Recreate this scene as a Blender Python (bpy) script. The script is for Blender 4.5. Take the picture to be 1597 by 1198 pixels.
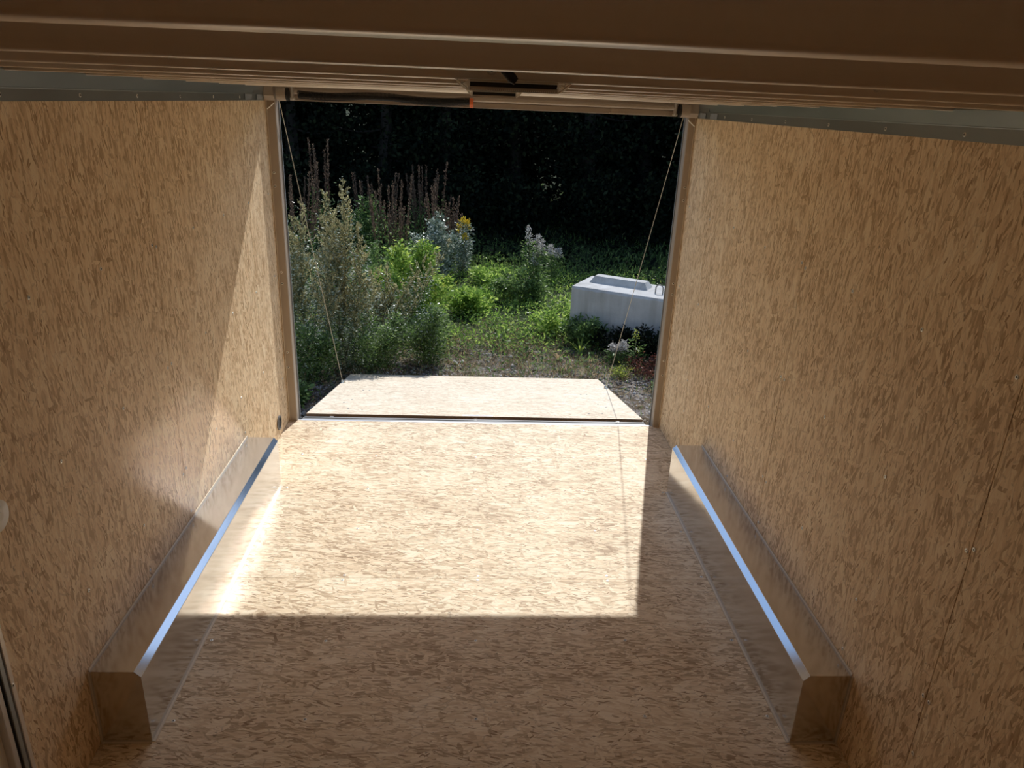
import bpy, math, random
import numpy as np
from mathutils import Vector, Matrix
random.seed(7); rng = np.random.default_rng(7)
S = bpy.context.scene
for o in list(bpy.data.objects): bpy.data.objects.remove(o)
C = S.collection

# ------------------------------------------------------------------ camera
F = Vector((0.05713033, 0.93196682, -0.35801392))
R = Vector((0.99815528, -0.04593935, 0.03969396))
U = Vector((-0.02054653, 0.35962121, 0.93287214))
cd = bpy.data.cameras.new('camera'); cam = bpy.data.objects.new('camera', cd); C.objects.link(cam)
cd.sensor_width = 36; cd.lens = 36*1149.86/1597; cd.clip_start = .01; cd.clip_end = 300
cam.matrix_world = Matrix(((R.x, U.x, -F.x, -0.05113), (R.y, U.y, -F.y, 0), (R.z, U.z, -F.z, 1.99941), (0, 0, 0, 1)))
S.camera = cam

# ------------------------------------------------------------------ light
SUND = Vector((-.505, -2.0, -1.95)).normalized()
w = bpy.data.worlds.new('world'); S.world = w; w.use_nodes = True
nt = w.node_tree; nt.nodes.clear()
sky = nt.nodes.new('ShaderNodeTexSky'); sky.sky_type = 'NISHITA'; sky.sun_disc = False
sky.sun_elevation = math.asin(-SUND.z); sky.sun_rotation = math.atan2(.505, 2.0)
sky.air_density = 1.0; sky.dust_density = .6; sky.ozone_density = 1.0
bg = nt.nodes.new('ShaderNodeBackground'); bg.inputs[1].default_value = .115
wo = nt.nodes.new('ShaderNodeOutputWorld')
nt.links.new(sky.outputs[0], bg.inputs[0]); nt.links.new(bg.outputs[0], wo.inputs[0])
sl = bpy.data.lights.new('sun', 'SUN'); sl.energy = 2.9; sl.angle = math.radians(.55); sl.color = (1, .985, .955)
so = bpy.data.objects.new('sun', sl); C.objects.link(so); so.rotation_euler = SUND.to_track_quat('-Z', 'Y').to_euler()
so.location = (2, 8, 9)
S.view_settings.view_transform = 'Standard'; S.view_settings.look = 'None'
S.view_settings.gamma = 1; S.view_settings.use_curve_mapping = False
S.view_settings.exposure = 0.61
S.cycles.max_bounces = 14; S.cycles.diffuse_bounces = 10; S.cycles.glossy_bounces = 6
S.cycles.caustics_reflective = True; S.cycles.blur_glossy = 0.0; S.cycles.sample_clamp_indirect = 0.0

# ------------------------------------------------------------------ node helpers
class NT:
    def __init__(s, name):
        s.m = bpy.data.materials.new(name); s.m.use_nodes = True
        s.t = s.m.node_tree; s.t.nodes.clear()
        s.out = s.t.nodes.new('ShaderNodeOutputMaterial')
        s.b = s.t.nodes.new('ShaderNodeBsdfPrincipled'); s.t.links.new(s.b.outputs[0], s.out.inputs[0])
    def n(s, t, **k):
        x = s.t.nodes.new(t)
        for a, b in k.items(): setattr(x, a, b)
        return x
    def set(s, sock, v):
        if isinstance(v, bpy.types.NodeSocket): s.t.links.new(v, sock)
        else: sock.default_value = v
    def math(s, op, a, b=0., c=0., clamp=False):
        x = s.n('ShaderNodeMath', operation=op, use_clamp=clamp)
        s.set(x.inputs[0], a); s.set(x.inputs[1], b); s.set(x.inputs[2], c); return x.outputs[0]
    def mix(s, f, a, b, mode='MIX'):
        x = s.n('ShaderNodeMix', data_type='RGBA', blend_type=mode)
        s.set(x.inputs[0], f); s.set(x.inputs[6], a); s.set(x.inputs[7], b); return x.outputs[2]
    def ramp(s, f, stops, interp='LINEAR'):
        x = s.n('ShaderNodeValToRGB'); r = x.color_ramp; r.interpolation = interp
        while len(r.elements) < len(stops): r.elements.new(.5)
        for e, (p, c) in zip(r.elements, stops):
            e.position = p; e.color = (*c, 1) if len(c) == 3 else c
        s.set(x.inputs[0], f); return x.outputs[0]
    def noise(s, v, scale, detail=3, rough=.5):
        x = s.n('ShaderNodeTexNoise'); s.set(x.inputs['Vector'], v); x.inputs['Scale'].default_value = scale
        x.inputs['Detail'].default_value = detail; x.inputs['Roughness'].default_value = rough; return x
    def bump(s, h, strength, dist):
        x = s.n('ShaderNodeBump'); x.inputs['Strength'].default_value = strength
        x.inputs['Distance'].default_value = dist; s.set(x.inputs['Height'], h)
        s.t.links.new(x.outputs[0], s.b.inputs['Normal']); return x
    def p(s, **k):
        for a, b in k.items(): s.set(s.b.inputs[a.replace('_', ' ')], b)
        return s

def simple(name, col, rough=.6, metal=0., var=.0, vs=30, spec=.5):
    a = NT(name)
    a.p(Roughness=rough, Metallic=metal, Specular_IOR_Level=spec)
    if var:
        tc = a.n('ShaderNodeTexCoord'); nz = a.noise(tc.outputs['Object'], vs, 4)
        c = a.mix(nz.outputs[0], (*[x*(1-var) for x in col], 1), (*[min(1, x*(1+var)) for x in col], 1))
        a.p(Base_Color=c)
    else: a.p(Base_Color=(*col, 1))
    return a.m

def osb(name, au, av, dark, mid, light, contrast=1., blotch=1.):
    """oriented strand board: layers of long chips lying at different angles; au = grain axis"""
    a = NT(name)
    tc = a.n('ShaderNodeTexCoord'); sp = a.n('ShaderNodeSeparateXYZ'); a.set(sp.inputs[0], tc.outputs['Object'])
    oi = a.n('ShaderNodeObjectInfo')
    cb = a.n('ShaderNodeCombineXYZ')
    a.set(cb.inputs[0], sp.outputs['XYZ'.index(au)]); a.set(cb.inputs[1], sp.outputs['XYZ'.index(av)])
    a.set(cb.inputs[2], 0.)
    off = a.n('ShaderNodeCombineXYZ'); a.set(off.inputs[0], a.math('MULTIPLY', oi.outputs['Random'], 17.)); a.set(off.inputs[1], a.math('MULTIPLY', oi.outputs['Random'], 31.))
    ad = a.n('ShaderNodeVectorMath', operation='ADD'); a.set(ad.inputs[0], cb.outputs[0]); a.set(ad.inputs[1], off.outputs[0])
    base = ad.outputs[0]
    dn = a.noise(base, 30, 2, .5); dl = a.noise(base, 5, 1, .5)
    ds = a.n('ShaderNodeVectorMath', operation='MULTIPLY_ADD'); a.set(ds.inputs[0], dn.outputs['Color'])
    ds.inputs[1].default_value = (.010, .005, 0); a.set(ds.inputs[2], base)
    d2 = a.n('ShaderNodeVectorMath', operation='MULTIPLY_ADD'); a.set(d2.inputs[0], dl.outputs['Color']); d2.inputs[1].default_value = (.05, .035, 0); a.set(d2.inputs[2], ds.outputs[0]); ds = d2
    V = ds.outputs[0]
    val = None; hgt = None
    layers = [(3, .13, .026, 0.), (-7, .11, .024, .45), (12, .100, .026, .52), (-22, .095, .022, .62), (34, .085, .024, .78),
              (-48, .075, .022, .86), (5, .080, .012, .55), (-3, .045, .007, .62), (75, .05, .014, .93), (20, .040, .007, .76)]
    for i, (ang, L, W_, th) in enumerate(layers):
        mp = a.n('ShaderNodeMapping', vector_type='POINT'); a.set(mp.inputs[0], V)
        rt = a.n('ShaderNodeVectorRotate', rotation_type='Z_AXIS'); a.set(rt.inputs['Vector'], V); rt.inputs['Angle'].default_value = math.radians(ang)
        a.set(mp.inputs[0], rt.outputs[0]); mp.inputs['Scale'].default_value = (1/L, 1/W_, 1); mp.inputs['Location'].default_value = (i*3.7, i*5.3, 0)
        vo = a.n('ShaderNodeTexVoronoi', voronoi_dimensions='2D', feature='F1', distance='CHEBYCHEV' if i % 3 == 1 else 'EUCLIDEAN')
        a.set(vo.inputs['Vector'], mp.outputs[0]); vo.inputs['Scale'].default_value = 1
        sc = a.n('ShaderNodeSeparateColor'); a.set(sc.inputs[0], vo.outputs['Color'])
        if i in (0, 2, 6):      # thin dark joints round some chips
            ve = a.n('ShaderNodeTexVoronoi', voronoi_dimensions='2D', feature='DISTANCE_TO_EDGE'); a.set(ve.inputs['Vector'], mp.outputs[0]); ve.inputs['Scale'].default_value = 1
            e_ = a.ramp(ve.outputs['Distance'], [(.0, (1, 1, 1)), (.045, (0, 0, 0))])
            e_ = a.math('MULTIPLY', e_, a.math('GREATER_THAN', sc.outputs[1], .5)); edge = e_ if i == 0 else a.math('MAXIMUM', edge, e_)
        if val is None: val = sc.outputs[0]; hgt = sc.outputs[2]
        else:
            pres = a.math('GREATER_THAN', sc.outputs[1], th)
            pres = a.math('MULTIPLY', pres, a.math('LESS_THAN', vo.outputs['Distance'], .62))
            x = a.n('ShaderNodeMix', data_type='FLOAT'); a.set(x.inputs[0], pres); a.set(x.inputs[2], val); a.set(x.inputs[3], sc.outputs[0]); val = x.outputs[0]
            x = a.n('ShaderNodeMix', data_type='FLOAT'); a.set(x.inputs[0], pres); a.set(x.inputs[2], hgt); a.set(x.inputs[3], sc.outputs[2]); hgt = x.outputs[0]
    # a few conspicuous pale chips and dark slivers lying across the rest
    for ang, L, W_, th, target in ((7, .12, .036, .965, 1.0), (-28, .09, .03, .985, 1.0), (11, .036, .0055, .980, -.30), (-9, .028, .005, .978, -.35), (24, .030, .0065, .988, -.30), (-38, .026, .006, .992, -.25), (2, .020, .0055, .93, 1.15)):
        rt = a.n('ShaderNodeVectorRotate', rotation_type='Z_AXIS'); a.set(rt.inputs['Vector'], V); rt.inputs['Angle'].default_value = math.radians(ang)
        mp = a.n('ShaderNodeMapping'); a.set(mp.inputs[0], rt.outputs[0]); mp.inputs['Scale'].default_value = (1/L, 1/W_, 1); mp.inputs['Location'].default_value = (ang*1.7, L*91, 0)
        vo = a.n('ShaderNodeTexVoronoi', voronoi_dimensions='2D', feature='F1'); a.set(vo.inputs['Vector'], mp.outputs[0]); vo.inputs['Scale'].default_value = 1
        sc = a.n('ShaderNodeSeparateColor'); a.set(sc.inputs[0], vo.outputs['Color'])
        pres = a.math('MULTIPLY', a.math('GREATER_THAN', sc.outputs[1], th), a.math('LESS_THAN', vo.outputs['Distance'], .45))
        x = a.n('ShaderNodeMix', data_type='FLOAT'); a.set(x.inputs[0], pres); a.set(x.inputs[2], val); x.inputs[3].default_value = target; val = x.outputs[0]
    # grain fibres along the board
    mp = a.n('ShaderNodeMapping'); a.set(mp.inputs[0], V); mp.inputs['Scale'].default_value = (22, 125, 1)
    gr = a.noise(mp.outputs[0], 1, 5, .68)
    mp2 = a.n('ShaderNodeMapping'); a.set(mp2.inputs[0], V); mp2.inputs['Scale'].default_value = (30, 120, 1)
    gp = a.noise(mp2.outputs[0], 1, 3, .6)      # dark splits between chips
    bl = a.noise(base, 2.2, 3, .6)              # large soft blotches
    v2 = a.math('ADD', a.math('MULTIPLY', a.math('SUBTRACT', val, .5), .74*contrast), .5)
    v2 = a.math('ADD', v2, a.math('MULTIPLY', a.math('SUBTRACT', gr.outputs[0], .5), .66*contrast))
    v2 = a.math('ADD', v2, a.math('MULTIPLY', a.math('SUBTRACT', bl.outputs[0], .5), .55*blotch))
    col = a.ramp(v2, [(-.0, dark), (.27, tuple(.52*m_+.48*d_ for m_, d_ in zip(mid, dark))), (.46, mid), (.95, light)])
    sp_ = a.ramp(gp.outputs[0], [(.30, (1, 1, 1)), (.35, (0, 0, 0))])
    col = a.mix(a.math('MULTIPLY', sp_, .75), col, (*[c*.33 for c in dark], 1))
    col = a.mix(a.math('MULTIPLY', edge, a.math('MULTIPLY', gp.outputs[0], .8)), col, (*[c*.8 for c in dark], 1))
    a.p(Base_Color=col, Roughness=.62, Specular_IOR_Level=.35)
    h = a.math('ADD', a.math('MULTIPLY', hgt, .6), a.math('MULTIPLY', gr.outputs[0], .25))
    a.bump(a.math('SUBTRACT', h, a.math('MULTIPLY', sp_, .8)), .35, .0012)
    return a.m

D_, M_, L_ = (.42, .265, .135), (.80, .60, .375), (.92, .76, .53)
M = {}
M['osb_wall'] = osb('osb_wall', 'Z', 'Y', D_, M_, L_)
M['osb_floor'] = osb('osb_floor', 'X', 'Y', (.34, .225, .125), (.74, .59, .40), (.91, .80, .62), .88, 2.0)
M['osb_ramp'] = osb('osb_ramp', 'X', 'Y', (.44, .33, .22), (.71, .60, .455), (.83, .74, .60), .95, .9)
M['osb_edge'] = simple('osb_edge', (.27, .18, .11), .8, 0, .4, 180)

def metal(name, col, rough, streak=(1, 1, 1), var=.08, rv=.06, met=1.):
    a = NT(name); tc = a.n('ShaderNodeTexCoord'); mp = a.n('ShaderNodeMapping'); a.set(mp.inputs[0], tc.outputs['Object']); mp.inputs['Scale'].default_value = streak
    nz = a.noise(mp.outputs[0], 1, 5, .6)
    c = a.mix(nz.outputs[0], (*[x*(1-var) for x in col], 1), (*[min(1, x*(1+var)) for x in col], 1))
    a.p(Base_Color=c, Metallic=met, Roughness=a.math('ADD', rough-rv, a.math('MULTIPLY', nz.outputs[0], 2*rv)))
    return a.m
M['box_metal'] = metal('box_metal', (.70, .70, .70), .155, (9, 3, 9), .06, .025)
M['box_edge'] = metal('box_edge', (.62, .65, .70), .10, (3, 3, 3), .03, .01)
M['bow_metal'] = metal('bow_metal', (.80, .74, .66), .38, (1.5, 60, 60), .08, .05, .5)
M['cove_metal'] = metal('cove_metal', (.36, .385, .385), .50, (5, 2, 14), .16, .06)
M['bright_metal'] = metal('bright_metal', (.70, .70, .70), .34, (3, 18, 18), .06, .04)
M['hinge_metal'] = metal('hinge_metal', (.34, .345, .35), .42, (3, 18, 18), .08, .04)
M['zinc'] = simple('zinc', (.70, .70, .68), .28, 1.)
M['screw'] = simple('screw', (.75, .74, .70), .35, .8)
M['black'] = simple('black', (.012, .011, .010), .55)
M['socket_dark'] = simple('socket_dark', (.03, .028, .025), .6)
M['tan'] = simple('tan_paint', (.44, .37, .30), .5, .15, .05, 8)
M['seal_grey'] = simple('seal_grey', (.27, .30, .33), .45, 0, .1, 20)
M['orange'] = simple('orange', (.80, .17, .04), .5)
M['white'] = simple('white', (.78, .76, .72), .5)
M['caulk'] = simple('caulk', (.66, .58, .47), .6, .2, .12, 60)
M['rope'] = simple('cable_steel', (.62, .55, .42), .4, .6)
M['skin'] = simple('outer_skin', (.55, .55, .55), .5, .3)
M['roof'] = metal('roof_metal', (.66, .62, .56), .5, (2, 30, 30), .08, .06, .2)

# ------------------------------------------------------------------ mesh helpers
def mesh_obj(name, verts, faces, mat, parent=None, smooth=False):
    me = bpy.data.meshes.new(name); me.from_pydata([tuple(map(float, v)) for v in verts], [], faces)
    if mat: me.materials.append(mat)
    if smooth: me.polygons.foreach_set('use_smooth', [True]*len(me.polygons))
    me.update(); o = bpy.data.objects.new(name, me); C.objects.link(o)
    if parent: o.parent = parent
    return o
def tag(o, label=None, cat=None, group=None, kind=None):
    if label: o['label'] = label
    if cat: o['category'] = cat
    if group: o['group'] = group
    if kind: o['kind'] = kind
    return o
def empty(name, loc=(0, 0, 0)):
    o = bpy.data.objects.new(name, None); o.location = loc; o.empty_display_size = .1; C.objects.link(o); return o
class G:
    """geometry collector"""
    def __init__(s): s.v = []; s.f = []
    def add(s, v, f):
        n = len(s.v); s.v += [tuple(x) for x in v]; s.f += [tuple(i+n for i in q) for q in f]; return s
    def box(s, a, b, ch=0.):
        x0, y0, z0 = a; x1, y1, z1 = b
        if ch <= 0:
            v = [(x0, y0, z0), (x1, y0, z0), (x1, y1, z0), (x0, y1, z0), (x0, y0, z1), (x1, y0, z1), (x1, y1, z1), (x0, y1, z1)]
            return s.add(v, [(3, 2, 1, 0), (4, 5, 6, 7), (0, 1, 5, 4), (1, 2, 6, 5), (2, 3, 7, 6), (3, 0, 4, 7)])
        # chamfered box through convex corner points
        v = []; idx = {}
        for i, X in enumerate((x0, x1)):
            for j, Y in enumerate((y0, y1)):
                for k, Z in enumerate((z0, z1)):
                    sx, sy, sz = (1-2*i)*ch, (1-2*j)*ch, (1-2*k)*ch
                    idx[i, j, k] = len(v)
                    v += [(X, Y+sy, Z+sz), (X+sx, Y, Z+sz), (X+sx, Y+sy, Z)]
        f = []
        def q(ax, s_):
            r = []
            for (a_, b_) in ((0, 0), (1, 0), (1, 1), (0, 1)):
                t = [a_, b_]; t.insert(ax, s_); r.append(idx[tuple(t)]+ax)
            f.append(tuple(r) if (s_ == 1) == (ax != 1) else tuple(reversed(r)))
        for ax in range(3):
            q(ax, 0); q(ax, 1)
        for ax in range(3):           # edges along ax
            o1, o2 = [t for t in range(3) if t != ax]
            for a_ in (0, 1):
                for b_ in (0, 1):
                    def I(e, w_):
                        t = [0, 0, 0]; t[ax] = e; t[o1] = a_; t[o2] = b_; return idx[tuple(t)]+w_
                    f.append((I(0, o1), I(1, o1), I(1, o2), I(0, o2)))
        for t in idx.values(): f.append((t, t+1, t+2))
        return s.add(v, f)
    def prism(s, prof, fn):
        """prof: list of 2D points, fn(p, e) -> 3D for e=0,1"""
        n = len(prof); v = [fn(p, 0) for p in prof]+[fn(p, 1) for p in prof]
        f = [(i, (i+1) % n, (i+1) % n+n, i+n) for i in range(n)]+[tuple(range(n-1, -1, -1)), tuple(range(n, 2*n))]
        return s.add(v, f)
    def tube(s, pts, rad, k=8, cap=True):
        pts = [Vector(p) for p in pts]; n = len(pts)
        if not hasattr(rad, '__len__'): rad = [rad]*n
        v = []; up = None
        for i, p in enumerate(pts):
            t = (pts[min(i+1, n-1)]-pts[max(i-1, 0)]).normalized()
            if up is None:
                up = t.cross(Vector((0, 0, 1)) if abs(t.z) < .9 else Vector((1, 0, 0))).normalized()
            up = (up-t*up.dot(t)).normalized(); w_ = t.cross(up)
            for j in range(k):
                an = 2*math.pi*j/k; v.append(p+(up*math.cos(an)+w_*math.sin(an))*rad[i])
        f = [(i*k+j, i*k+(j+1) % k, (i+1)*k+(j+1) % k, (i+1)*k+j) for i in range(n-1) for j in range(k)]
        if cap: f += [tuple(range(k-1, -1, -1)), tuple(range((n-1)*k, n*k))]
        return s.add(v, f)
    def obj(s, name, mat, parent=None, smooth=False): return mesh_obj(name, s.v, s.f, mat, parent, smooth)
def shade(o, ang=40):
    me = o.data; me.polygons.foreach_set('use_smooth', [True]*len(me.polygons))
    try: me.set_sharp_from_angle(angle=math.radians(ang))
    except Exception: pass
    return o

# screw head: domed disc with a dark drive recess, axis +Z, radius 1
def screw_mesh(name, m1, m2, r, h):
    v = []; f = []; k = 12
    for rr, z in ((1, 0), (.92, .6), (.62, 1.), (.42, .95), (.30, .45)):
        v += [(r*rr*math.cos(2*math.pi*j/k), r*rr*math.sin(2*math.pi*j/k), h*z) for j in range(k)]
    for a in range(4): f += [(a*k+j, a*k+(j+1) % k, (a+1)*k+(j+1) % k, (a+1)*k+j) for j in range(k)]
    f.append(tuple(range(4*k, 5*k)))
    me = bpy.data.meshes.new(name); me.from_pydata(v, [], f); me.materials.append(m1); me.materials.append(m2)
    me.polygons[-1].material_index = 1
    for p in me.polygons[3*k:4*k]: p.material_index = 1
    return me
SCR = screw_mesh('screw', M['screw'], M['socket_dark'], .0065, .002)
SCRB = screw_mesh('screw_big', M['screw'], M['black'], .0085, .003)
ROT = {'+z': (0, 0, 0), '-z': (math.pi, 0, 0), '+x': (0, math.pi/2, 0), '-x': (0, -math.pi/2, 0), '-y': (math.pi/2, 0, 0), '+y': (-math.pi/2, 0, 0)}
def screw(loc, d, parent, me=None, name='screw'):
    o = bpy.data.objects.new(name, me or SCR); C.objects.link(o); o.parent = parent; o.location = loc; o.rotation_euler = ROT[d]; return o

# ================================================================== SETTING
XW = 1.22; YR = 4.47; YF = -1.3; ZC = 2.09; T = .012
GZ = -.47
# --- floor
fl = G().box((-XW-.05, YF, -.09), (XW+.05, YR, -.0185)).obj('floor', M['skin']); tag(fl, kind='structure', label='trailer floor of strand board sheets laid crosswise')
seams = [YF, -.894, .326, 1.546, 2.768, 3.985, YR]
for i in range(6):
    y0, y1 = seams[i]+.0009, seams[i+1]-.0009
    g = G().box((-XW, y0, -.018), (XW, y1, 0)); o = g.obj('panel', M['osb_floor'], fl)
for y in [1.15, 1.56, 1.97, 2.365, 2.755, 2.79, 3.17, 3.57, 3.975]:
    for x in (-1.033, -.594, -.002, .589, 1.03):
        if y in (2.755,) and abs(x) > 1: continue
        screw((x+random.uniform(-.006, .006), y+random.uniform(-.006, .006), -.0005), '+z', fl)
g = G().tube([(-.68, 3.95, .0008), (-.676, 3.951, .0008)], .001)
# --- walls
def wall(side):
    sx = -1 if side == 'left' else 1
    wl = G().box((min(sx*(XW+.03), sx*(XW+.055)), YF, -.05), (max(sx*(XW+.03), sx*(XW+.055)), YR+.02, ZC)).obj('wall_'+side, M['skin'])
    tag(wl, kind='structure', label='%s trailer wall lined with upright strand board sheets' % side)
    if side == 'left': ys = [YF, -.894, .326, 1.546, 2.766, 3.986, YR]
    else: ys = [YF, -.911, .309, 1.529, 2.75, 3.97, YR]
    for i in range(6):
        y0, y1 = ys[i]+.0016, ys[i+1]-.0016
        g = G()
        if side == 'left' and i == 2:      # sheet cut out round the side door (rounded top corner)
            g.box((-XW-T, y0, 0.001), (-XW, .60, 1.99)); g.box((-XW-T, .60, 1.88), (-XW, y1, 1.99))
        elif side == 'left' and i == 3:
            g.box((-XW-T, y0, .001), (-XW, y1, 1.99))
        else: g.box((min(sx*XW, sx*(XW+T)), y0, .001), (max(sx*XW, sx*(XW+T)), y1, 1.99))
        g.obj('panel', M['osb_wall'], wl)
    d = '+x' if sx < 0 else '-x'
    studs = [1.558, 1.958, 2.36, 2.752, 2.782, 3.172, 3.57, 3.98, 4.37] if sx < 0 else [1.514, 1.545, 1.94, 2.36, 2.735, 2.765, 3.16, 3.57, 3.97, 4.37]
    for y in studs:
        for z in (.52, .984, 1.455):
            screw((sx*(XW-.0005), y+random.uniform(-.008, .008), z+random.uniform(-.012, .012)), d, wl)
    for y in studs[::2]:
        screw((sx*(XW-.0005), y, .325), d, wl)
    return wl
wl = wall('left'); wr = wall('right')
wf = G().box((-XW, YF-.03, 0), (XW, YF, ZC)).obj('wall_front', M['skin']); tag(wf, kind='structure')
g = G().box((-XW, YF, 0), (XW, YF+.012, 2.02)).obj('panel', M['osb_wall'], wf)
# --- ceiling with roof bows
ce = G().box((-XW-.05, YF, ZC), (XW+.05, YR+.06, ZC+.02)).obj('ceiling', M['roof']); tag(ce, kind='structure', label='metal trailer roof above cross bows')
def bow(y):
    # hat section: front web, rounded lower edge, narrow bottom flange, rear web
    r = .004; zb = 2.0275; wd = .036
    prof = [(0, ZC), (0, zb+r), (r*.3, zb+r*.3), (r, zb), (wd-r, zb), (wd-r*.3, zb+r*.3), (wd, zb+r), (wd, ZC)]
    xs = [-1.215, -1.0, -.6, 0, .6, 1.0, 1.215]
    v = []; f = []
    for x in xs:
        drop = .0065*(x/1.2)**2
        v += [(x, y+a, b-drop if b < ZC else b) for a, b in prof]
    n = len(prof)
    for i in range(len(xs)-1):
        f += [(i*n+j, i*n+j+1, (i+1)*n+j+1, (i+1)*n+j) for j in range(n-1)]
    f += [tuple(range(n)), tuple(range((len(xs)-1)*n+n-1, (len(xs)-1)*n-1, -1))]
    o = mesh_obj('roof_bow', v, f, M['bow_metal'], ce); shade(o, 50); return o
bows = {}
for k in range(-3, 10):
    y = .39+.4064*k; bows[k] = bow(y)
for x in (-.607, -.028, .57): screw((x, .39+.4064*2-.0003, 2.0425), '-y', bows[2], SCRB)
for x in (-.55, .52): screw((x, .39+.4064*5, 2.039), '-y', bows[5], SCR)
# --- cove trims (dark folded sheet between wall and roof)
def cove(n, sx, fold, zb):
    o_ = []
    pr = [(sx*(XW-.0025), zb), (sx*(XW-.0035), fold), (sx*(XW-.014), 2.024), (sx*(XW-.014), 2.04), (sx*XW, 2.04), (sx*XW, zb)]
    g = G().prism(pr, lambda p, e: (p[0], YF if e == 0 else 4.42, p[1]))
    t = g.obj('trim_%d' % n, M['cove_metal']); tag(t, kind='structure', label='dark folded metal cove strip along the top of the %s wall' % ('left' if sx < 0 else 'right'))
    # rolled bead on the fold
    G().tube([(sx*(XW-.004), YF, fold), (sx*(XW-.004), 4.42, fold)], .0012, 6).obj('fold_edge', M['cove_metal'], t)
    d = '+x' if sx < 0 else '-x'
    y0 = 2.393 if sx < 0 else 2.357
    for k in range(-5, 6):
        if y0+k*.3955 < 4.4: screw((sx*(XW-.003), y0+k*.3955, 1.965), d, t)
    # overlapped patches of sheet at the rear corner
    for (ya, yb, za, zb_) in ((4.05, 4.17, 1.952, 1.98), (4.20, 4.33, 1.985, 2.012), (4.26, 4.36, 1.952, 1.979)):
        G().box((min(sx*(XW-.0085), sx*(XW-.005)), ya, za), (max(sx*(XW-.0085), sx*(XW-.005)), yb, zb_)).obj('patch', M['seal_grey'] if za < 1.96 else M['cove_metal'], t)
    return t
cove(1, -1, 1.981, 1.949); cove(2, 1, 1.985, 1.949)
# --- rear jambs
def jamb(n, sx):
    xi = 1.168 if sx < 0 else 1.176
    g = G().box((min(sx*xi, sx*(XW+.055)), YR-.012, -.02), (max(sx*xi, sx*(XW+.055)), YR+.055, 2.0), .004)
    t = g.obj('trim_%d' % n, M['tan']); tag(t, kind='structure', label='tan painted %s rear door jamb' % ('left' if sx < 0 else 'right'))
    G().box((min(sx*(xi-.006), sx*(xi+.012)), YR+.0555, -.02), (max(sx*(xi-.006), sx*(xi+.012)), YR+.064, 1.95)).obj('edge_strip', M['seal_grey'], t)
    G().tube([(sx*(XW-.004), YR-.014, 0.0), (sx*(XW-.004), YR-.014, 1.95)], .003, 6).obj('seal', M['caulk'], t)
    for z in (1.56, 1.485, .98, .91, .47, .37): screw((sx*(XW-.019), YR-.0125, z), '-y', t, SCRB, 'bolt')
    return t
jl = jamb(3, -1); jr = jamb(4, 1)
# --- header
hd = G().box((-1.22, YR-.01, 1.955), (1.22, YR+.055, 1.983), .003).box((-1.22, YR+.02, 1.983), (1.22, YR+.055, 2.09)).obj('trim_5', M['tan']); tag(hd, kind='structure', label='tan header bar over the rear opening')
G().box((-1.10, YR-.013, 1.953), (1.10, YR-.0105, 1.957)).obj('lip', M['bright_metal'], hd)
# --- threshold
th = G().box((-1.22, YR, -.09), (1.22, YR+.045, -.060)).obj('trim_6', M['hinge_metal']); tag(th, kind='structure', label='bright metal threshold at the end of the floor')
G().box((-1.165, YR-.003, -.02), (1.165, YR+.010, .0012)).obj('floor_edge', M['bright_metal'], th)

# --- side door, left wall (only its rear frame edge shows)
dr = empty('door_1', (-XW, 1.05, 0)); tag(dr, kind='structure', label='side door frame of dark grey metal at the lower left')
dy0, dy1 = .62, 1.56
def inv(o, pr): o.parent = pr; o.matrix_parent_inverse = pr.matrix_basis.inverted(); return o
for (a, b, dx, m) in ((0, .016, .010, 'bow_metal'), (.016, .027, .004, 'black'), (.027, .043, .013, 'cove_metal'), (.043, .052, .006, 'black'), (.052, .070, .011, 'bright_metal')):
    g = G().box((-XW-.012, dy1-b, .02), (-XW+dx, dy1-a, .74-b*.2), .0015)
    # slanted head of the frame leaning forward
    g.add([(-XW-.01, dy1-b, .72), (-XW+dx, dy1-b, .72), (-XW+dx, dy1-a, .72), (-XW-.01, dy1-a, .72),
           (-XW-.01, dy1-b-.035, 1.86), (-XW+dx, dy1-b-.035, 1.86), (-XW+dx, dy1-a-.035, 1.86), (-XW-.01, dy1-a-.035, 1.86)],
          [(0, 1, 5, 4), (1, 2, 6, 5), (2, 3, 7, 6), (3, 0, 4, 7), (4, 5, 6, 7)])
    inv(g.obj('door_frame', M[m]), dr)
inv(G().box((-XW-.02, dy0, .02), (-XW-.008, dy1-.07, 1.86)).obj('door_leaf', M['white']), dr)
inv(screw((-XW+.0102, 1.548, .545), '+x', None), dr)

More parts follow.
